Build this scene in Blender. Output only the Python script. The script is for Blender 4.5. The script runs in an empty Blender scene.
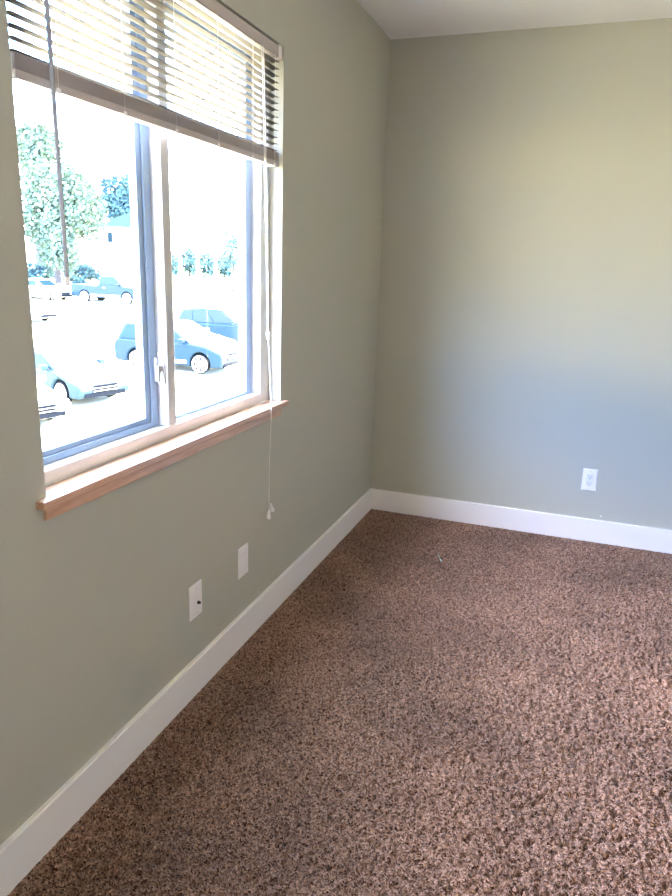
import bpy, bmesh, math, random
import numpy as np
from mathutils import Vector, Matrix
from math import sin, cos, pi, radians as R
random.seed(7)
SC = bpy.context.scene
COL = SC.collection

# ------------------------------------------------------------------ camera
CAM_POS = (1.0656, -3.6484, 1.3593)
YAW, PITCH, ROLL, FPX = -0.3384, -0.2590, 0.0315, 689.4
fw = Vector((sin(YAW)*cos(PITCH), cos(YAW)*cos(PITCH), sin(PITCH)))
rt = Vector((cos(YAW), -sin(YAW), 0)); up = rt.cross(fw)
r2 = rt*cos(ROLL) + up*sin(ROLL); u2 = -rt*sin(ROLL) + up*cos(ROLL)
cd = bpy.data.cameras.new('camera'); cam = bpy.data.objects.new('camera', cd); COL.objects.link(cam)
M = Matrix((r2, u2, -fw)).transposed().to_4x4(); M.translation = CAM_POS
cam.matrix_world = M
cd.sensor_fit = 'VERTICAL'; cd.sensor_height = 24.0; cd.sensor_width = 18.0
cd.lens = FPX/896*24.0; cd.clip_start = 0.02; cd.clip_end = 800
SC.camera = cam

# ------------------------------------------------------------------ sky, sun, exposure
SKY_S, SUN_S = 28.0, 92.0
HORIZON, LOW, MID, HIGH, ZENITH = (2.60, 2.20, 1.60, 1), (0.80, 1.12, 1.80, 1), (0.40, 1.12, 3.00, 1), (2.70, 2.80, 3.90, 1), (0.60, 0.70, 0.95, 1)
w = bpy.data.worlds.new('sky'); SC.world = w; w.use_nodes = True
nt = w.node_tree; nt.nodes.clear()
tc = nt.nodes.new('ShaderNodeTexCoord'); sp = nt.nodes.new('ShaderNodeSeparateXYZ')
rp = nt.nodes.new('ShaderNodeValToRGB'); bg = nt.nodes.new('ShaderNodeBackground'); wo = nt.nodes.new('ShaderNodeOutputWorld')
rp.color_ramp.elements[0].position = 0.0; rp.color_ramp.elements[0].color = HORIZON
rp.color_ramp.elements[1].position = 0.86; rp.color_ramp.elements[1].color = ZENITH
e_ = rp.color_ramp.elements.new(0.15); e_.color = LOW
e_ = rp.color_ramp.elements.new(0.32); e_.color = MID
e_ = rp.color_ramp.elements.new(0.54); e_.color = HIGH
bg.inputs['Strength'].default_value = SKY_S
nt.links.new(tc.outputs['Generated'], sp.inputs[0]); nt.links.new(sp.outputs['Z'], rp.inputs[0])
nt.links.new(rp.outputs[0], bg.inputs[0]); nt.links.new(bg.outputs[0], wo.inputs[0])
sd = bpy.data.lights.new('sun', 'SUN'); sd.energy = SUN_S; sd.angle = R(0.6); sd.color = (1.0, 0.81, 0.32)
so = bpy.data.objects.new('sun', sd); COL.objects.link(so)
so.rotation_euler = Vector((0.12, 0.70, 1.25)).to_track_quat('Z', 'Y').to_euler()
so.location = (20, 40, 60)
pd = bpy.data.lights.new('window_portal', 'AREA'); pd.shape = 'RECTANGLE'; pd.size = 1.22; pd.size_y = 1.26
pd.cycles.is_portal = True
po = bpy.data.objects.new('window_portal', pd); COL.objects.link(po)
po.location = (-0.14, -1.895, 1.458); po.rotation_euler = (0, -pi/2, 0)
# added fill lamp behind the camera, for light from the rest of the home
ld = bpy.data.lights.new('fill_light', 'AREA'); ld.shape = 'RECTANGLE'; ld.size = 1.6; ld.size_y = 1.4
ld.energy = 22; ld.color = (1.0, 0.97, 0.96)
lo = bpy.data.objects.new('fill_light', ld); COL.objects.link(lo)
lo.location = (2.75, -4.35, 1.45); lo.rotation_euler = Vector((1, -0.45, 0.05)).to_track_quat('Z', 'Y').to_euler()
SC.view_settings.view_transform = 'Standard'; SC.view_settings.look = 'None'
SC.view_settings.gamma = 1.0; SC.view_settings.use_curve_mapping = False
SC.view_settings.exposure = 0.0
SC.cycles.sample_clamp_indirect = 0.0; SC.cycles.max_bounces = 12; SC.cycles.diffuse_bounces = 8; SC.cycles.transparent_max_bounces = 16

# ------------------------------------------------------------------ materials
def mat(name, col=(0.8, 0.8, 0.8), rough=0.5, metal=0.0, coat=0.0, spec=0.5):
    m = bpy.data.materials.new(name); m.use_nodes = True
    b = m.node_tree.nodes['Principled BSDF']
    b.inputs['Base Color'].default_value = (*col, 1); b.inputs['Roughness'].default_value = rough
    b.inputs['Metallic'].default_value = metal; b.inputs['Coat Weight'].default_value = coat
    b.inputs['Coat Roughness'].default_value = 0.06
    b.inputs['Specular IOR Level'].default_value = spec
    return m
def N(m, t, **k):
    n = m.node_tree.nodes.new(t)
    for a, v in k.items():
        if a in n.inputs: n.inputs[a].default_value = v
        else: setattr(n, a, v)
    return n
def L(m, a, b): m.node_tree.links.new(a, b)
def bsdf(m): return m.node_tree.nodes['Principled BSDF']
def coords(m, scale=(1, 1, 1)):
    t = N(m, 'ShaderNodeTexCoord'); mp = N(m, 'ShaderNodeMapping'); mp.inputs['Scale'].default_value = scale
    L(m, t.outputs['Object'], mp.inputs[0]); return mp.outputs[0]
def bump(m, height, strength=0.2, dist=0.002):
    b = N(m, 'ShaderNodeBump'); b.inputs['Strength'].default_value = strength; b.inputs['Distance'].default_value = dist
    L(m, height, b.inputs['Height']); L(m, b.outputs[0], bsdf(m).inputs['Normal'])
def ramp(m, fac, stops):
    r = N(m, 'ShaderNodeValToRGB'); e = r.color_ramp.elements
    while len(e) < len(stops): e.new(0.5)
    for i, (p, c) in enumerate(stops): e[i].position = p; e[i].color = (*c, 1)
    L(m, fac, r.inputs[0]); return r.outputs[0]
def noise(m, vec, scale, detail=2, rough=0.5):
    n = N(m, 'ShaderNodeTexNoise'); n.inputs['Scale'].default_value = scale; n.inputs['Detail'].default_value = detail
    n.inputs['Roughness'].default_value = rough; L(m, vec, n.inputs['Vector']); return n.outputs[0]

paint = mat('wall_paint', (0.50, 0.487, 0.40), 0.55, spec=0.35)
v = coords(paint); bump(paint, noise(paint, v, 260, 3), 0.10, 0.002)
ceil_m = mat('ceiling_paint', (0.93, 0.92, 0.915), 0.8, spec=0.2)
v = coords(ceil_m); bump(ceil_m, noise(ceil_m, v, 180, 3), 0.15, 0.002)
trim_m = mat('trim_white', (0.92, 0.87, 0.84), 0.35)
vinyl = mat('white_vinyl', (0.60, 0.59, 0.57), 0.28)
vinyl_sky_tint = mat('sash_vinyl_sky_tint', (0.28, 0.38, 0.52), 0.30)  # white vinyl, bluish cast of the outdoor sky light mixed into its colour
plate_m = mat('plate_plastic', (0.94, 0.89, 0.87), 0.35)
socket_m = mat('socket_plastic', (0.86, 0.84, 0.84), 0.4)
black_m = mat('black_plastic', (0.012, 0.012, 0.012), 0.4)
dark_m = mat('dark_slot', (0.03, 0.028, 0.028), 0.6)
steel_m = mat('screw_steel', (0.62, 0.60, 0.57), 0.35, metal=0.8)
latch_m = mat('latch_metal', (0.62, 0.63, 0.65), 0.35, metal=0.3)

wood = mat('varnished_wood', (0.5, 0.3, 0.15), 0.35, coat=1.0)
v = coords(wood, (14, 1.2, 14))
n1 = noise(wood, v, 6, 5, 0.6)
L(wood, ramp(wood, n1, [(0.30, (0.56, 0.30, 0.17)), (0.52, (0.70, 0.42, 0.27)), (0.75, (0.78, 0.53, 0.37))]), bsdf(wood).inputs['Base Color'])
bsdf(wood).inputs['Coat Roughness'].default_value = 0.12

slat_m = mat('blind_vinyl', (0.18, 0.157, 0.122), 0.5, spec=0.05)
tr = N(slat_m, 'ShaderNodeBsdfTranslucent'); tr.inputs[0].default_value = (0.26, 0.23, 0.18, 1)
mx = N(slat_m, 'ShaderNodeMixShader'); mx.inputs[0].default_value = 0.35
om = slat_m.node_tree.nodes['Material Output']
L(slat_m, bsdf(slat_m).outputs[0], mx.inputs[1]); L(slat_m, tr.outputs[0], mx.inputs[2]); L(slat_m, mx.outputs[0], om.inputs[0])
rail_m = mat('blind_rail', (0.52, 0.46, 0.43), 0.45)
cord_m = mat('cord', (0.86, 0.83, 0.76), 0.8)
wand_m = mat('wand_plastic', (0.42, 0.42, 0.46), 0.2)

glass = bpy.data.materials.new('window_glass'); glass.use_nodes = True
g = glass.node_tree; g.nodes.clear()
o_ = g.nodes.new('ShaderNodeOutputMaterial'); t_ = g.nodes.new('ShaderNodeBsdfTransparent'); gl = g.nodes.new('ShaderNodeBsdfGlossy')
fr = g.nodes.new('ShaderNodeFresnel'); ms = g.nodes.new('ShaderNodeMixShader')
t_.inputs[0].default_value = (0.95, 0.985, 0.985, 1); gl.inputs['Roughness'].default_value = 0.0; fr.inputs[0].default_value = 1.4
ge = g.nodes.new('ShaderNodeNewGeometry'); fm = g.nodes.new('ShaderNodeMath'); fi = g.nodes.new('ShaderNodeMath'); fi.operation = 'SUBTRACT'
fi.inputs[0].default_value = 1.0; fm.operation = 'MULTIPLY'      # reflect at the outer faces only, no total internal reflection
g.links.new(ge.outputs['Backfacing'], fi.inputs[1]); g.links.new(fr.outputs[0], fm.inputs[0]); g.links.new(fi.outputs[0], fm.inputs[1])
g.links.new(fm.outputs[0], ms.inputs[0]); g.links.new(t_.outputs[0], ms.inputs[1]); g.links.new(gl.outputs[0], ms.inputs[2])
g.links.new(ms.outputs[0], o_.inputs[0])

carpet = mat('frieze_carpet', (0.2, 0.13, 0.1), 1.0, spec=0.05)
v = coords(carpet)
vo = N(carpet, 'ShaderNodeTexVoronoi'); vo.inputs['Scale'].default_value = 250
dn = N(carpet, 'ShaderNodeTexNoise'); dn.inputs['Scale'].default_value = 90; dn.inputs['Detail'].default_value = 1
L(carpet, v, dn.inputs['Vector'])
va = N(carpet, 'ShaderNodeVectorMath', operation='MULTIPLY_ADD'); va.inputs[1].default_value = (0.012, 0.012, 0.012)
L(carpet, dn.outputs['Color'], va.inputs[0]); L(carpet, v, va.inputs[2]); L(carpet, va.outputs[0], vo.inputs['Vector'])
sx = N(carpet, 'ShaderNodeSeparateXYZ'); L(carpet, vo.outputs['Color'], sx.inputs[0])
yarn = ramp(carpet, sx.outputs[0], [(0.0, (0.032, 0.012, 0.006)), (0.13, (0.105, 0.046, 0.025)), (0.42, (0.265, 0.138, 0.085)), (1.0, (0.54, 0.335, 0.238))])
big = noise(carpet, v, 2.6, 3)
hs = N(carpet, 'ShaderNodeHueSaturation'); L(carpet, yarn, hs.inputs['Color'])
mr = N(carpet, 'ShaderNodeMapRange'); L(carpet, big, mr.inputs[0])
for i, val in ((1, 0.3), (2, 0.7), (3, 0.76), (4, 1.24)): mr.inputs[i].default_value = val
L(carpet, mr.outputs[0], hs.inputs['Value']); L(carpet, hs.outputs[0], bsdf(carpet).inputs['Base Color'])
bump(carpet, vo.outputs['Distance'], 0.9, 0.005)
bsdf(carpet).inputs['Sheen Weight'].default_value = 0.15

asphalt = mat('pale_asphalt', (0.42, 0.41, 0.38), 0.9, spec=0.2)
v = coords(asphalt)
L(asphalt, ramp(asphalt, noise(asphalt, v, 0.6, 4), [(0.3, (0.40, 0.355, 0.235)), (0.7, (0.48, 0.43, 0.29))]), bsdf(asphalt).inputs['Base Color'])
lawn_m = mat('lawn', (0.16, 0.24, 0.10), 0.9, spec=0.1)
v = coords(lawn_m)
L(lawn_m, ramp(lawn_m, noise(lawn_m, v, 0.8, 4), [(0.3, (0.15, 0.20, 0.08)), (0.7, (0.24, 0.30, 0.13))]), bsdf(lawn_m).inputs['Base Color'])
bark = mat('bark', (0.03, 0.028, 0.026), 0.9, spec=0.05)
v = coords(bark, (4, 4, 1)); bump(bark, noise(bark, v, 8, 3), 0.6, 0.02)
def leaf(name, c):
    m = mat(name, c, 0.7, spec=0.05)
    v = coords(m); a = tuple(x*0.6 for x in c); b = tuple(min(1, x*1.4) for x in c)
    L(m, ramp(m, noise(m, v, 1.1, 2), [(0.35, a), (0.65, b)]), bsdf(m).inputs['Base Color']); return m
leaf_light = leaf('light_green_leaves', (0.042, 0.066, 0.048))
leaf_dark = leaf('blue_green_leaves', (0.020, 0.044, 0.052))
leaf_hedge = leaf('hedge_leaves', (0.036, 0.066, 0.062))
siding = mat('house_siding', (0.72, 0.72, 0.70), 0.7)
v = coords(siding, (0, 0, 6)); bump(siding, noise(siding, v, 1.0, 0), 0.3, 0.02)
roof_m = mat('shingle', (0.020, 0.034, 0.036), 0.85, spec=0.05)
v = coords(roof_m); bump(roof_m, noise(roof_m, v, 6, 2), 0.4, 0.03)
autoglass = mat('auto_glass', (0.004, 0.011, 0.016), 0.1, spec=0.12)
tyre = mat('tyre_rubber', (0.004, 0.004, 0.005), 0.8, spec=0.05)
alloy = mat('alloy', (0.72, 0.72, 0.72), 0.35, metal=0.4)
lens_m = mat('headlight_lens', (0.35, 0.38, 0.42), 0.12, spec=0.8)
red_lens = mat('taillight_lens', (0.25, 0.03, 0.03), 0.2)
chrome = mat('chrome', (0.75, 0.75, 0.76), 0.2, metal=1.0)
grille_m = mat('grille_black', (0.003, 0.004, 0.006), 0.6, spec=0.05)

# ------------------------------------------------------------------ helpers
class MB:
    def __init__(s): s.v = []; s.f = []
    def add(s, vs, fs):
        k = len(s.v); s.v += [tuple(p) for p in vs]; s.f += [[i+k for i in f] for f in fs]; return s
    def box(s, a, b):
        x0, y0, z0 = a; x1, y1, z1 = b
        return s.add([(x0,y0,z0),(x1,y0,z0),(x1,y1,z0),(x0,y1,z0),(x0,y0,z1),(x1,y0,z1),(x1,y1,z1),(x0,y1,z1)],
                     [(3,2,1,0),(4,5,6,7),(0,1,5,4),(1,2,6,5),(2,3,7,6),(3,0,4,7)])
    def tube(s, pts, rad, n=10):
        pts = [Vector(p) for p in pts]
        rad = rad if isinstance(rad, (list, tuple)) else [rad]*len(pts)
        t0 = (pts[1]-pts[0]).normalized(); u = t0.orthogonal().normalized()
        vs = []; fs = []
        for i, p in enumerate(pts):
            t = (pts[min(i+1, len(pts)-1)]-pts[max(i-1, 0)]).normalized()
            u = (u - t*u.dot(t)).normalized(); w_ = t.cross(u)
            for k in range(n):
                a = 2*pi*k/n; vs.append(p + (u*cos(a)+w_*sin(a))*rad[i])
        for i in range(len(pts)-1):
            for k in range(n):
                fs.append((i*n+k, i*n+(k+1) % n, (i+1)*n+(k+1) % n, (i+1)*n+k))
        fs.append(tuple(range(n-1, -1, -1))); fs.append(tuple((len(pts)-1)*n+k for k in range(n)))
        return s.add(vs, fs)
    def prism(s, poly, y0, y1):            # polygon in x,z (counter-clockwise) swept along y
        n = len(poly)
        vs = [(x, y0, z) for x, z in poly] + [(x, y1, z) for x, z in poly]
        fs = [tuple(range(n)), tuple(range(2*n-1, n-1, -1))] + [(i+n, (i+1) % n+n, (i+1) % n, i) for i in range(n)]
        return s.add(vs, fs)
    def build(s, name, m, parent=None, bevel=0, seg=2, smooth=False, fix=True):
        me = bpy.data.meshes.new(name); me.from_pydata(s.v, [], s.f)
        if fix:
            bm = bmesh.new(); bm.from_mesh(me); bmesh.ops.recalc_face_normals(bm, faces=bm.faces); bm.to_mesh(me); bm.free()
        me.materials.append(m)
        if smooth:
            for p in me.polygons: p.use_smooth = True
        o = bpy.data.objects.new(name, me); COL.objects.link(o)
        if parent: o.parent = parent
        if bevel:
            b = o.modifiers.new('bevel', 'BEVEL'); b.width = bevel; b.segments = seg; b.limit_method = 'ANGLE'; b.angle_limit = R(40)
        return o
def box(name, a, b, m, parent=None, bevel=0, seg=2): return MB().box(a, b).build(name, m, parent, bevel, seg)
def tag(o, label, cat, group=None):
    o['label'] = label; o['category'] = cat
    if group: o['group'] = group
    return o
def thing(name, label, cat, loc=(0, 0, 0), rz=0, group=None):
    o = bpy.data.objects.new(name, None); COL.objects.link(o); o.location = loc; o.rotation_euler = (0, 0, rz)
    o.empty_display_size = 0.1
    return tag(o, label, cat, group)
def struct(o): o['kind'] = 'structure'; return o
def copy_tree(o, parent=None):
    c = o.copy(); COL.objects.link(c)
    if parent: c.parent = parent; c.matrix_parent_inverse = o.matrix_parent_inverse
    for ch in list(o.children): copy_tree(ch, c)
    return c

# ------------------------------------------------------------------ room shell
XR, YB, H = 3.3, -4.9, 2.44
WY0, WY1, WZ0, WZ1 = -2.515, -1.278, 0.852, 2.065
T = 0.16
wl = MB()
wl.box((-T, YB-0.1, -0.15), (0, WY0, H+0.1)).box((-T, WY1, -0.15), (0, 0.12, H+0.1))
wl.box((-T, WY0, -0.15), (0, WY1, WZ0-0.02)).box((-T, WY0, WZ1), (0, WY1, H+0.1))
struct(wl.build('wall_left', paint))
struct(box('wall_back', (0, 0, -0.15), (XR, 0.12, H+0.1), paint))
struct(box('wall_right', (XR, YB-0.1, -0.15), (XR+0.12, 0.12, H+0.1), paint))
struct(box('wall_front', (0, YB-0.1, -0.15), (XR, YB, H+0.1), paint))
struct(box('ceiling', (-T, YB-0.1, H), (XR+0.12, 0.12, H+0.14), ceil_m))

# carpet: a real pile relief, finer than a tuft
sx_, sy_ = 0.0045, 0.0045
nx, ny = int((XR)/sx_), int((-YB)/sy_)
rng = np.random.default_rng(3)
hh = rng.random((ny+1, nx+1))
hh = (hh + np.roll(hh, 1, 0) + np.roll(hh, 1, 1) + np.roll(np.roll(hh, 1, 0), 1, 1))/4
low = rng.random((ny//14+3, nx//14+3))
yy, xx = np.mgrid[0:ny+1, 0:nx+1]; fy, fx = yy/14, xx/14; iy, ix = fy.astype(int), fx.astype(int); fy -= iy; fx -= ix
lo_ = (low[iy, ix]*(1-fx)+low[iy, ix+1]*fx)*(1-fy)+(low[iy+1, ix]*(1-fx)+low[iy+1, ix+1]*fx)*fy
zz = (hh-0.5)*0.032 + (lo_-0.5)*0.004
jx = (rng.random(zz.shape)-0.5)*0.004; jy = (rng.random(zz.shape)-0.5)*0.004
edge = np.minimum(np.minimum(xx*sx_, (nx-xx)*sx_), np.minimum((ny-yy)*sy_, yy*sy_)); zz = zz*np.clip((edge-0.012)/0.03, 0.15, 1)
co = np.stack([xx*sx_+jx, YB+yy*sy_+jy, zz], -1).reshape(-1, 3).astype(np.float32)
i0 = (yy[:-1, :-1]*(nx+1)+xx[:-1, :-1]).ravel()
quads = np.stack([i0, i0+1, i0+nx+2, i0+nx+1], 1).astype(np.int32)
me = bpy.data.meshes.new('floor')
me.vertices.add(len(co)); me.vertices.foreach_set('co', co.ravel())
me.loops.add(quads.size); me.loops.foreach_set('vertex_index', quads.ravel())
me.polygons.add(len(quads)); me.polygons.foreach_set('loop_start', np.arange(0, quads.size, 4, dtype=np.int32))
me.update(calc_edges=True); me.materials.append(carpet)
for p_ in (me,): p_.polygons.foreach_set('use_smooth', np.ones(len(quads), dtype=bool))
fl = bpy.data.objects.new('floor', me); COL.objects.link(fl); struct(fl)
struct(box('floor_slab', (-T, YB-0.1, -0.2), (XR+0.12, 0.12, -0.02), dark_m)).name = 'floor.001'

# baseboards, square edged with eased top
BH, BT = 0.1205, 0.014
prof = [(0, -0.01), (BT, -0.01), (BT, BH-0.003), (BT-0.003, BH), (0, BH)]
def board(name, along, a, b):
    mb = MB(); n = len(prof); P = []
    for s_ in (a, b):
        for d, z in prof:
            P.append({'left': (d, s_, z), 'back': (s_, -d, z), 'right': (XR-d, s_, z), 'front': (s_, YB+d, z)}[along])
    mb.add(P, [tuple(range(n)), tuple(range(2*n-1, n-1, -1))] + [(i+n, (i+1) % n+n, (i+1) % n, i) for i in range(n)])
    return struct(mb.build(name, trim_m))
board('baseboard_left', 'left', YB, 0); board('baseboard_back', 'back', BT, XR)
board('baseboard_right', 'right', YB, -BT); board('baseboard_front', 'front', BT, XR-BT)

# ------------------------------------------------------------------ window
win = bpy.data.objects.new('window_1', None); COL.objects.link(win); win.location = (-0.05, -1.895, WZ0); struct(win)
win['label'] = 'white vinyl sliding window with two panes'
def wpart(name, mb, m, bevel=0.002, parent=None):
    for i, p in enumerate(mb.v): mb.v[i] = (p[0]+0.05, p[1]+1.895, p[2]-WZ0)
    return mb.build(name, m, parent or win, bevel)
XF, XB = -0.05, -0.135
f = MB()
f.box((XB, WY0, WZ0), (XF, WY0+0.03, WZ1)).box((XB, WY1-0.07, WZ0), (XF, WY1, WZ1))
f.box((XB, WY0+0.03, WZ0-0.01), (XF, WY1-0.07, WZ0+0.036)).box((XB, WY0+0.03, WZ1-0.04), (XF, WY1-0.07, WZ1))
wpart('window_frame', f, vinyl, 0.003)
wpart('meeting_stile', MB().box((-0.10, -1.956, WZ0+0.036), (XF, -1.915, WZ1-0.04)), vinyl, 0.003)
s1 = MB(); za, zb = WZ0+0.036, WZ1-0.04
ya, yb = WY0+0.03, -1.92
for (d0, d1, t_s, t_b) in ((-0.114, -0.091, 0.056, 0.031), (-0.091, -0.085, 0.034, 0.017)):
    s1.box((d0, ya, za), (d1, ya+t_s, zb)).box((d0, yb-0.035-t_s, za), (d1, yb-0.036, zb))
    s1.box((d0, ya+t_s, za), (d1, yb-0.035-t_s, za+t_b)).box((d0, ya+t_s, zb-t_b), (d1, yb-0.035-t_s, zb))
wpart('sliding_sash', s1, vinyl_sky_tint, 0.0015)
wpart('glass_pane', MB().box((-0.104, ya+0.04, za+0.026), (-0.101, yb-0.08, zb-0.03)), glass, 0)
s2 = MB(); y2a, y2b = -1.916, WY1-0.07
s2.box((-0.118, y2b-0.045, za), (-0.086, y2b, zb)).box((-0.118, y2a, za), (-0.086, y2b-0.045, za+0.010)).box((-0.118, y2a, zb-0.03), (-0.086, y2b-0.045, zb))
wpart('fixed_sash', s2, vinyl_sky_tint, 0.0015)
wpart('glass_pane', MB().box((-0.106, y2a+0.005, za+0.006), (-0.103, y2b-0.04, zb-0.02)), glass, 0)
# latch on the meeting stile
lt = MB().box((-0.083, -1.961, 1.012), (-0.056, -1.956, 1.106))
la = wpart('sash_latch', lt, vinyl, 0.003)
k = MB().box((-0.086, -1.972, 1.020), (-0.076, -1.961, 1.090))
k.box((-0.071, -1.979, 1.050), (-0.061, -1.961, 1.068)).box((-0.071, -1.985, 1.024), (-0.061, -1.974, 1.068))
wpart('latch_lever', k, latch_m, 0.002, la)
wpart('latch_screw', MB().tube([(-0.073, -1.956, 1.096), (-0.073, -1.963, 1.096)], 0.004, 10), steel_m, 0, la)
# wooden stool and apron
sill = bpy.data.objects.new('trim_1', None); COL.objects.link(sill); sill.location = (0, -1.895, WZ0-0.02); struct(sill)
sill['label'] = 'varnished wooden window sill with apron'
def spart(name, mb, m, bevel, parent=sill):
    for i, p in enumerate(mb.v): mb.v[i] = (p[0], p[1]+1.895, p[2]-WZ0+0.02)
    return mb.build(name, m, parent, bevel)
st = MB().box((XF, WY0, WZ0-0.02), (0, WY1, WZ0)).box((0, WY0-0.034, WZ0-0.02), (0.024, WY1+0.030, WZ0))
spart('stool', st, wood, 0.003)
spart('apron', MB().box((0, WY0-0.014, WZ0-0.051), (0.009, WY1-0.006, WZ0-0.02)), wood, 0.002)

# ------------------------------------------------------------------ mini blind
bl = thing('window_blind', 'raised cream mini blind hanging in the top of the window', 'blind', (-0.018, -1.895, 2.065))
def bpart(name, mb, m, bevel=0, parent=None, smooth=False):
    for i, p in enumerate(mb.v): mb.v[i] = (p[0]+0.018, p[1]+1.895, p[2]-2.065)
    return mb.build(name, m, parent or bl, bevel, smooth=smooth)
BY0, BY1 = WY0+0.012, WY1-0.014
h = MB()
h.box((-0.031, BY0, 2.026), (-0.005, BY1, 2.029)).box((-0.007, BY0, 2.026), (-0.005, BY1, 2.060)).box((-0.031, BY0, 2.026), (-0.029, BY1, 2.060))
head = bpart('headrail', h, rail_m, 0.0008)
for y in (BY0, BY1-0.012):
    bpart('mounting_bracket', MB().box((-0.036, y-0.004, 2.022), (-0.001, y+0.016, 2.0645)), plate_m, 0.002, head)
sl = MB(); NS = 14; PITCHZ = 0.0213; z_top = 2.012
def slat(mb, zc, tilt, yo0, yo1, crown=0.0018, th=0.0005, sag=0.0):
    K = 5; vs = []
    for y in np.linspace(yo0, yo1, 12):
        for i in range(K):
            t = i/(K-1)*2-1; dx = t*0.0125; dz = crown*(1-t*t)
            a = R(tilt); X = dx*cos(a)-dz*sin(a); Z = dx*sin(a)+dz*cos(a)
            wv = 0.0008*sin(y*9+zc*200)
            vs.append((-0.018+X, y, zc+Z+wv*sag)); vs.append((-0.018+X, y, zc+Z+wv*sag-th))
    fs = []; n = 2*K
    for j in range(11):
        for i in range(K-1):
            a = j*n+2*i
            fs.append((a, a+2, a+2+n, a+n)); fs.append((a+1, a+1+n, a+3+n, a+3))
        fs.append((j*n, j*n+n, j*n+n+1, j*n+1)); a = j*n+2*(K-1); fs.append((a, a+1, a+1+n, a+n))
    for j in (0, 11):
        for i in range(K-1):
            a = j*n+2*i; fs.append((a, a+1, a+3, a+2))
    mb.add(vs, fs)
for i in range(NS): slat(sl, z_top-i*PITCHZ, 0.5, BY0+0.006, BY1-0.006, sag=1.0)
bpart('slats', sl, slat_m, smooth=True)
ss = MB()
for i in range(30):
    zc = 1.7015+i*0.00098; o1 = random.uniform(-0.0012, 0.0012)
    slat(ss, zc, 0, BY0+0.006+o1, BY1-0.006+o1, crown=0.0012)
bpart('slat_stack', ss, rail_m, smooth=True)
bpart('bottom_rail', MB().box((-0.031, BY0+0.004, 1.684), (-0.005, BY1-0.004, 1.7008)), rail_m, 0.0012)
for y in (-2.385, -2.165, -1.945, -1.722, -1.50, -1.335):
    lc = MB()
    for x in (-0.0315, -0.0045): lc.tube([(x, y, 2.03), (x, y, 1.684)], 0.0006, 5)
    bpart('ladder_cord', lc, cord_m)
    bpart('cord_clip', MB().box((-0.033, y-0.006, 1.681), (-0.0035, y+0.006, 1.692)), plate_m, 0.001)
wd = MB().tube([(0.003, -2.428, 2.035), (0.010, -2.428, 1.99), (0.016, -2.428, 1.92), (0.020, -2.427, 1.318)], [0.0025, 0.0042, 0.0045, 0.0045], 6)
wand = bpart('tilt_wand', wd, wand_m)
bpart('wand_tip', MB().tube([(0.020, -2.427, 1.318), (0.020, -2.427, 1.300)], 0.0052, 8), plate_m, 0, wand)
lc = MB()
for dy in (-0.006, 0.006):
    lc.tube([(-0.003, -1.435+dy, 2.03), (0.010, -1.434+dy, 1.6), (0.018, -1.428+dy*0.4, 1.12)], 0.0013, 6)
lc.tube([(0.018, -1.428, 1.12), (0.0285, -1.420, 0.858), (0.0285, -1.419, 0.820), (0.022, -1.418, 0.66), (0.020, -1.416, 0.455)], 0.0014, 6)
cordo = bpart('lift_cord', lc, cord_m)
bpart('cord_connector', MB().tube([(0.018, -1.428, 1.130), (0.018, -1.428, 1.124), (0.0183, -1.428, 1.108), (0.0187, -1.428, 1.098)], [0.003, 0.007, 0.0065, 0.0035], 10), plate_m, 0, cordo, True)
bpart('tassel', MB().tube([(0.020, -1.416, 0.462), (0.020, -1.418, 0.452), (0.020, -1.421, 0.430), (0.020, -1.421, 0.426)], [0.003, 0.005, 0.010, 0.009], 12), plate_m, 0, cordo, True)
bpart('tassel', MB().tube([(0.022, -1.404, 0.482), (0.022, -1.402, 0.472), (0.024, -1.396, 0.452), (0.024, -1.395, 0.449)], [0.003, 0.005, 0.009, 0.008], 12), plate_m, 0, cordo, True)

# ------------------------------------------------------------------ wall plates
def plate(name, label, cat, loc, rz):      # local: x along the wall, -y out of the wall
    t = thing(name, label, cat, loc, rz)
    W_, H_ = 0.0365, 0.058
    mb = MB(); n_ = []
    for (a, b, y) in ((W_, H_, 0), (W_, H_, -0.002), (W_-0.004, H_-0.004, -0.0055)):
        n_ += [(-a, y, -b), (a, y, -b), (a, y, b), (-a, y, b)]
    mb.add(n_, [(0, 1, 2, 3)] + [(4*i+j, 4*i+(j+1) % 4, 4*i+4+(j+1) % 4, 4*i+4+j) for i in range(2) for j in range(4)] + [(8, 9, 10, 11)])
    mb.build('cover_plate', plate_m, t, 0.001)
    return t
def screw(t, x, z):
    s_ = MB().tube([(x, -0.005, z), (x, -0.0066, z)], 0.0032, 12).build('screw', plate_m, t)
    MB().box((x-0.0026, -0.0070, z-0.0004), (x+0.0026, -0.0062, z+0.0004)).build('screw_slot', dark_m, s_)
o = plate('wall_outlet', 'white double power outlet on the wall facing the camera', 'outlet', (1.173, 0, 0.330), 0)
face = MB().box((-0.0168, -0.0078, -0.0335), (0.0168, -0.005, 0.0335)).build('receptacle', socket_m, o, 0.0012)
for dz in (0.018, -0.018):
    so_ = MB().box((-0.0145, -0.0086, dz-0.0125), (0.0145, -0.0077, dz+0.0125)).build('socket', socket_m, face, 0.0008)
    mb = MB().box((-0.0075, -0.0090, dz-0.002), (-0.0058, -0.0084, dz+0.008)).box((0.0058, -0.0090, dz-0.001), (0.0075, -0.0084, dz+0.007))
    mb.tube([(0, -0.0084, dz-0.0075), (0, -0.0090, dz-0.0075)], 0.0026, 10)
    mb.build('socket_slots', dark_m, face)
for z_ in (0.048, -0.048): screw(o, 0, z_)
o = plate('cable_wall_plate', 'white wall plate with a black cable jack under the window', 'wall plate', (0, -1.919, 0.320), R(90))
screw(o, 0, 0.041); screw(o, 0, -0.041)
j = MB().tube([(0.008, -0.005, -0.010), (0.008, -0.008, -0.010)], 0.0060, 6).build('cable_jack', black_m, o)
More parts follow.
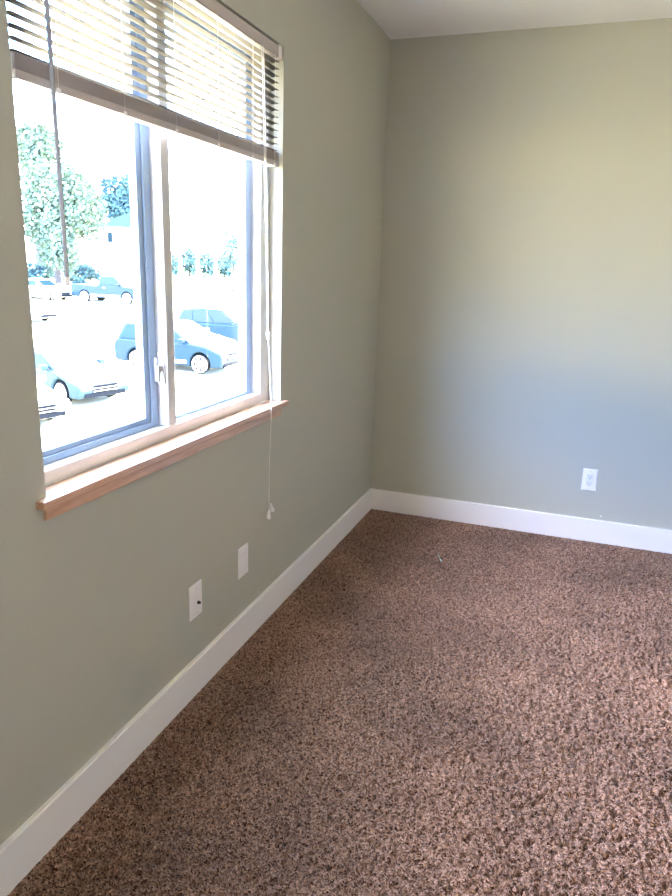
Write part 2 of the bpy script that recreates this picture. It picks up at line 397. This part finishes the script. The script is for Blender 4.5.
MB().tube([(0.008, -0.008, -0.010), (0.008, -0.014, -0.010)], 0.0042, 12).build('jack_thread', black_m, j)
o = plate('blank_wall_plate', 'plain white wall plate without openings, right of the cable jack plate', 'wall plate', (0, -1.593, 0.321), R(90))
screw(o, 0, 0.030); screw(o, 0, -0.030)
# little things
tag(MB().tube([(1.251, -0.0005, 0.1435), (1.251, -0.004, 0.1435), (1.251, -0.006, 0.143)], [0.004, 0.0045, 0.002], 10).build('wall_anchor', plate_m, smooth=True),
    'tiny white wall plug just above the baseboard near the outlet', 'wall plug')
tag(MB().tube([(0.508, -0.527, 0.010), (0.520, -0.548, 0.014), (0.532, -0.578, 0.013), (0.538, -0.590, 0.012)], 0.0012, 6).add([], []).tube(
    [(0.536, -0.588, 0.012), (0.545, -0.604, 0.013)], [0.003, 0.004], 8).build('thread', mat('mint_thread', (0.55, 0.78, 0.66), 0.7)),
    'scrap of pale mint thread lying on the brown carpet', 'thread')

# ------------------------------------------------------------------ outside
G = Vector((-0.6, 0.8))
def gz(x, y): return -2.74 + 0.036*(((x-CAM_POS[0])*G.x + (y-CAM_POS[1])*G.y) - 25)
def gplane(name, pts, m, dz=0.0, th=0.4):
    mb = MB(); n = len(pts)
    mb.add([(x, y, gz(x, y)+dz) for x, y in pts]+[(x, y, gz(x, y)-th) for x, y in pts],
           [tuple(range(n)), tuple(range(2*n-1, n-1, -1))]+[(i, (i+1) % n, (i+1) % n+n, i+n) for i in range(n)])
    return struct(mb.build(name, m))
gplane('parking_lot', [(-0.4, -250), (-0.4, 160), (-260, 160), (-260, -250)], asphalt)
gplane('lawn', [(-24, 62), (-36, 50), (-70, 72), (-95, 130), (-30, 130)], lawn_m, 0.05)

def car_paint(name, c): return mat(name, c, 0.4, spec=0.12)
def make_car(kind, label, loc, rz, pm, group=None, trim=None):
    """x is forward, origin on the ground below the middle"""
    S = {'sedan': dict(L=4.6, W=0.90, wb=2.70, r=0.33, low=0.22, belt=0.92, hood=0.80, nose=0.66, deck=0.98, tail=0.78, roof=1.44,
                       cab=[(-1.75, 0.97), (-1.05, 1.40), (-0.35, 1.44), (0.25, 1.41), (1.10, 0.93)]),
         'suv':   dict(L=4.6, W=0.92, wb=2.70, r=0.36, low=0.25, belt=1.08, hood=1.02, nose=0.80, deck=1.10, tail=0.90, roof=1.75,
                       cab=[(-2.16, 1.10), (-1.92, 1.66), (-0.9, 1.75), (0.05, 1.71), (1.05, 1.07)]),
         'truck': dict(L=5.7, W=0.98, wb=3.60, r=0.40, low=0.36, belt=1.20, hood=1.14, nose=1.02, deck=1.14, tail=1.12, roof=1.88,
                       cab=[(-0.62, 1.16), (-0.45, 1.82), (0.1, 1.88), (0.75, 1.84), (1.50, 1.18)])}[kind]
    t = thing('car' if kind != 'truck' else 'pickup_truck', label, 'car' if kind != 'truck' else 'truck', loc, rz, group)
    t.rotation_euler = (R(0), R(0), rz)
    Lh, W, r, low = S['L']/2, S['W'], S['r'], S['low']
    xw = (S['wb']/2+0.05, -S['wb']/2+0.05); ar = r+0.07
    poly = [(-Lh, low+0.12), (-Lh+0.12, low)]
    def arch(xc):
        a0 = math.asin(max(-1, min(1, (low-r)/ar)))
        return [(xc+ar*cos(a), r+ar*sin(a)) for a in np.linspace(pi-a0, a0, 11)]
    poly += arch(xw[1]) + arch(xw[0])
    poly += [(Lh-0.15, low), (Lh, low+0.10), (Lh, S['nose']-0.1), (Lh-0.10, S['nose'])]
    cb = S['cab']
    poly += [(Lh-0.7, S['hood']), (cb[-1][0], S['belt'])]
    if kind == 'truck': poly += [(cb[0][0], S['belt']), (cb[0][0], S['deck'])]
    else: poly += [(cb[0][0], S['deck'])]
    poly += [(-Lh+0.08, S['tail']+0.12), (-Lh, S['tail'])]
    body = MB().prism(poly, -W, W).build('body', pm, t, 0.07, 3)
    # greenhouse with inward lean
    zb_ = S['belt']-0.02; vs = []; n = len(cb)
    for side in (-1, 1):
        for x, z in cb:
            lean = (z-cb[0][1])*0.30; vs.append((x, side*(W-0.06-max(0, lean)), z))
        for x, z in (cb[-1], cb[0]): vs.append((x, side*(W-0.05), zb_-0.15))
    m_ = n+2
    fs = [tuple(range(m_)), tuple(range(2*m_-1, m_-1, -1))] + [(i+m_, (i+1) % m_+m_, (i+1) % m_, i) for i in range(m_)]
    MB().add(vs, fs).build('cabin', pm, t, 0.04, 2)
    # side glass
    def lerp(p, q, a): return (p[0]+(q[0]-p[0])*a, p[1]+(q[1]-p[1])*a)
    z0_, z1_ = S['belt']+0.05, S['roof']-0.09
    def xat(z, back):
        A, B = (cb[0], cb[1]) if back else (cb[-1], cb[-2])
        a = min(1, max(0, (z-A[1])/(B[1]-A[1]))); return A[0]+(B[0]-A[0])*a
    xb0, xb1, xf0, xf1 = xat(z0_, 1)+0.12, xat(z1_, 1)+0.12, xat(z0_, 0)-0.12, xat(z1_, 0)-0.12
    cuts = [0, 1] if kind == 'truck' else ([0, 0.52, 1] if kind == 'sedan' else [0, 0.25, 0.62, 1])
    for side in (-1, 1):
        for a, b in zip(cuts[:-1], cuts[1:]):
            q = []
            for (u, top) in ((a, 0), (b, 0), (b, 1), (a, 1)):
                g_ = 0.035*(1 if u == a else -1) if 0 < u < 1 else 0
                z = z1_ if top else z0_
                x = (xb1+(xf1-xb1)*u if top else xb0+(xf0-xb0)*u)+g_
                y = side*(W-0.06-(z-cb[0][1])*0.30+0.012); q.append((x, y, z))
            q2 = [(x, y-side*0.03, z) for x, y, z in q]
            MB().add(q+q2, [(0, 1, 2, 3), (7, 6, 5, 4), (0, 4, 5, 1), (1, 5, 6, 2), (2, 6, 7, 3), (3, 7, 4, 0)]).build('side_window', autoglass, t, 0.012)
    for nm, A, B, sg in (('windshield', cb[-1], cb[-2], 1), ('rear_window', cb[0], cb[1], -1)):
        a0, a1 = lerp(A, B, 0.10), lerp(A, B, 0.90)
        nrm = Vector((B[1]-A[1], 0, -(B[0]-A[0]))).normalized()
        if nrm.z < 0: nrm = -nrm
        q = []
        for (p, s_) in ((a0, -1), (a0, 1), (a1, 1), (a1, -1)):
            y = s_*(W-0.15-(p[1]-cb[0][1])*0.30); q.append(Vector((p[0], y, p[1]))+nrm*0.012)
        q2 = [p-nrm*0.03 for p in q]
        MB().add(q+q2, [(0, 1, 2, 3), (7, 6, 5, 4), (0, 4, 5, 1), (1, 5, 6, 2), (2, 6, 7, 3), (3, 7, 4, 0)]).build(nm, autoglass, t, 0.012)
    # underbody, wheels
    box('underbody', (-Lh+0.25, -W+0.24, low-0.03), (Lh-0.25, W-0.24, r+ar-0.1), grille_m, t)
    for x in xw:
        for s_ in (-1, 1):
            y = s_*(W-0.11)
            wmb = MB().tube([(x, y-0.10, r), (x, y-0.085, r), (x, y+0.085, r), (x, y+0.10, r)], [r-0.03, r, r, r-0.03], 24)
            wo_ = wmb.build('wheel', tyre, t)
            hb = MB(); yo = y+s_*0.10
            hb.tube([(x, yo-s_*0.01, r), (x, yo+s_*0.006, r)], 0.07, 12)
            for k in range(7):
                a = 2*pi*k/7; ca, sa = cos(a), sin(a); wd_ = 0.045; R0 = r-0.07
                p = [(x-sa*wd_, r+ca*wd_), (x+ca*R0-sa*wd_, r+sa*R0+ca*wd_), (x+ca*R0+sa*wd_, r+sa*R0-ca*wd_), (x+sa*wd_, r-ca*wd_)]
                y0_, y1_ = sorted((yo-s_*0.015, yo+s_*0.008)); hb.prism([(p_[0], p_[1]) for p_ in p], y0_, y1_)
            for k in range(24):
                a, b = 2*pi*k/24, 2*pi*(k+1)/24
                ro, ri = r-0.05, r-0.095; y0_, y1_ = sorted((yo-s_*0.015, yo+s_*0.010))
                hb.prism([(x+ri*cos(a), r+ri*sin(a)), (x+ro*cos(a), r+ro*sin(a)), (x+ro*cos(b), r+ro*sin(b)), (x+ri*cos(b), r+ri*sin(b))], y0_, y1_)
            hb.build('hubcap', alloy, wo_)
    # face and tail
    zn = S['nose']
    for s_ in (-1, 1):
        y0_, y1_ = sorted((s_*(W-0.50), s_*(W-0.10)))
        box('headlight', (Lh-0.22, y0_, zn-0.19), (Lh+0.015, y1_, zn-0.05), lens_m, t, 0.03)
        y0_, y1_ = sorted((s_*(W-0.34), s_*(W-0.06)))
        box('taillight', (-Lh-0.012, y0_, S['tail']-0.16), (-Lh+0.16, y1_, S['tail']+0.02), red_lens, t, 0.02)
        y0_, y1_ = sorted((s_*(W-0.02), s_*(W+0.20)))
        mi = box('wing_mirror', (cb[-1][0]-0.42, y0_, S['belt']+0.02), (cb[-1][0]-0.22, y1_, S['belt']+0.18), pm, t, 0.03)
        for xh in ((0.05, -0.95) if kind != 'truck' else (0.0,)):
            y0_, y1_ = sorted((s_*(W-0.01), s_*(W+0.03)))
            box('door_handle', (xh-0.12, y0_, S['belt']-0.16), (xh+0.10, y1_, S['belt']-0.12), trim or pm, t, 0.01)
        y0_, y1_ = sorted((s_*(W-0.02), s_*(W+0.012)))
        box('side_moulding', (-S['wb']/2+0.6, y0_, low+0.10), (S['wb']/2-0.5, y1_, low+0.22), trim or grille_m, t, 0.01)
    gr = box('grille', (Lh-0.05, -W+0.46, zn-0.30), (Lh+0.02, W-0.46, zn-0.06), grille_m, t, 0.015)
    for k in range(2): box('grille_bar', (Lh, -W+0.48, zn-0.235+k*0.085), (Lh+0.03, W-0.48, zn-0.220+k*0.085), chrome, gr)
    box('lower_intake', (Lh-0.05, -W+0.20, low+0.04), (Lh+0.015, W-0.20, low+0.17), grille_m, t, 0.015)
    box('license_plate', (-Lh-0.02, -0.16, S['tail']-0.16), (-Lh+0.02, 0.16, S['tail']), plate_m, t)
    if kind == 'truck':
        box('cargo_bed', (-Lh+0.12, -W+0.12, S['deck']-0.02), (cb[0][0]-0.08, W-0.12, S['deck']+0.012), grille_m, t)
    if kind == 'suv':
        for s_ in (-1, 1):
            MB().tube([(-1.7, s_*0.58, 1.68), (-1.6, s_*0.58, 1.745), (-0.2, s_*0.58, 1.735), (-0.05, s_*0.58, 1.67)], 0.02, 8).build('roof_rail', chrome, t)
    return t

def put(kind, label, x, y, deg, pm, trim=None):
    return make_car(kind, label, (x, y, gz(x, y)-0.01), R(deg), pm, trim=trim)
navy = car_paint('navy_paint', (0.005, 0.016, 0.025)); blackp = car_paint('blue_black_paint', (0.005, 0.017, 0.026))
silver = car_paint('silver_blue_paint', (0.012, 0.028, 0.036)); white = car_paint('white_paint', (0.78, 0.78, 0.77))
put('suv', 'blue crossover parked side-on in the middle of the lot, seen through both panes', -13.55, 19.35, 1, navy, white)
put('suv', 'blue station wagon behind the blue crossover, at the right edge of the window', -14.7, 25.3, 6, blackp)
put('truck', 'blue pickup truck far across the parking lot', -31.2, 38.7, 0, navy, white)
put('sedan', 'grey-blue sedan parked with its front toward the building', -14.25, 13.6, -16, silver)
put('sedan', 'white sedan nearest the building, its front at the lower left of the window', -13.9, 10.6, -16, white)
put('sedan', 'white sedan parked between the blue crossover and the blue station wagon', -15.2, 22.0, 4, white)
put('sedan', 'white sedan left of the blue pickup truck', -36.5, 37.3, 0, white)
put('sedan', 'white sedan at the left edge of the window, before the tall green tree', -28.9, 26.9, 3, white)

def leaves(cx, cy, cz, rx, ry, rz, n, size):
    mb = MB(); rn = random.Random(hash((round(cx), round(cy))) & 0xffff)
    blobs = [(rn.uniform(-0.55, 0.55), rn.uniform(-0.55, 0.55), rn.uniform(-0.6, 0.65), rn.uniform(0.32, 0.5)) for _ in range(14)]
    for i in range(n):
        bx, by, bz, br = rn.choice(blobs)
        d = Vector((rn.gauss(0, 1), rn.gauss(0, 1), rn.gauss(0, 1))).normalized()*br*rn.uniform(0.55, 1.0)
        p = Vector((cx+(bx+d.x)*rx, cy+(by+d.y)*ry, cz+(bz+d.z)*rz))
        a = Vector((rn.gauss(0, 1), rn.gauss(0, 1), rn.gauss(0, 1))).normalized(); b = a.orthogonal().normalized()*size*0.5; a = a*size*rn.uniform(0.7, 1.2)
        mb.add([p-a*0.5, p+b, p+a*0.6, p-b], [(0, 1, 2, 3)])
    return mb
def tree(label, x, y, height, crown_w, m, n=3500, size=0.45, crown_frac=0.75, name='tree', cat='tree', group=None, trunk=True):
    z = gz(x, y); t = thing(name, label, cat, (x, y, z), 0, group)
    ch = height*crown_frac
    leaves(0, 0, height-ch/2, crown_w/2, crown_w/2, ch/2, n, size).build('crown', m, t, fix=False)
    tm = MB().tube([(0, 0, -0.2), (0.05, 0, height*0.3), (0, 0.05, height*0.75)], [height*0.028, height*0.02, height*0.006], 10)
    for k in range(5):
        a = k*1.3; zz_ = height*(0.32+0.07*k)
        tm.tube([(0, 0, zz_), (cos(a)*crown_w*0.3, sin(a)*crown_w*0.3, zz_+height*0.15)], [height*0.010, height*0.003], 6)
    tm.build('trunk', bark, t)
    return t
tree('tall light green tree filling the left of the window', -39.8, 43.0, 10.2, 8.0, leaf_light, 8000, 0.30, 0.95)
tree('blue-green tree rising behind the white house', -73.2, 96.6, 14.0, 10.5, leaf_dark, 4500, 0.5, 0.75)
tree('distant pale tree rising above the tall light green tree at upper left', -63, 66.5, 17.0, 7, leaf_light, 1800, 0.5, 0.42)
tree('small slender tree near the right jamb of the window', -29.6, 53.8, 5.6, 2.6, leaf_hedge, 700, 0.26, 0.72)
# far hedge, one shrub after another
hx0, hy0, hx1, hy1 = -47.0, 67.0, -33.5, 76.5
for i in range(9):
    a = i/8; x, y = hx0+(hx1-hx0)*a, hy0+(hy1-hy0)*a; hgt = (3.0, 2.6, 3.3, 2.8, 2.5, 3.1, 3.6, 3.3, 3.0)[i]
    z = gz(x, y); t = thing('shrub', 'pale green shrub in the hedgerow at the far edge of the lawn', 'shrub', (x, y, z), R(35.4), 'hedgerow shrubs')
    leaves(0, 0, hgt*0.5, 1.02, 1.6, hgt*0.55, 800, 0.32).build('foliage', leaf_hedge, t, fix=False)
    MB().tube([(0, 0, -0.2), (0, 0, hgt*0.7)], [0.08, 0.03], 6).build('stem', bark, t)
for i, (x, y) in enumerate(((-48.0, 44.0), (-45.0, 46.2), (-42.2, 48.3))):
    z = gz(x, y); t = thing('shrub', 'dark bush under the tall light green tree', 'shrub', (x, y, z), 0, 'bushes under the light green tree')
    leaves(0, 0, 0.9, 2.0, 2.0, 1.1, 700, 0.3).build('foliage', leaf_dark, t, fix=False)
    MB().tube([(0, 0, -0.2), (0, 0, 1.2)], [0.07, 0.03], 6).build('stem', bark, t)
# white house
hx, hy = -56.2, 74.6; hz = gz(hx, hy)
hs_ = thing('house', 'white house with a dark gable roof across the parking lot', 'house', (hx, hy, hz+0.9), R(36))
box('wall', (-3.4, -0.0, -1.6), (3.4, 9, 4.6), siding, hs_)
rf = MB().add([(-3.8, -0.4, 4.5), (3.8, -0.4, 4.5), (0.6, -0.4, 6.3), (-3.8, 9.4, 4.5), (3.8, 9.4, 4.5), (0.6, 9.4, 6.3)],
              [(0, 1, 2), (5, 4, 3), (0, 2, 5, 3), (2, 1, 4, 5), (1, 0, 3, 4)])
rf.build('roof', roof_m, hs_)
for x, zc in ((-1.9, 3.2), (1.4, 3.2)):
    wf = box('house_window', (x-0.40, -0.06, zc-0.75), (x+0.40, 0.02, zc+0.75), trim_m, hs_, 0.01)
    box('window_pane', (x-0.31, -0.09, zc-0.66), (x+0.31, -0.03, zc+0.66), autoglass, wf)
d_ = box('door', (0.9, -0.06, -1.0), (1.85, 0.02, 1.1), roof_m, hs_, 0.01)
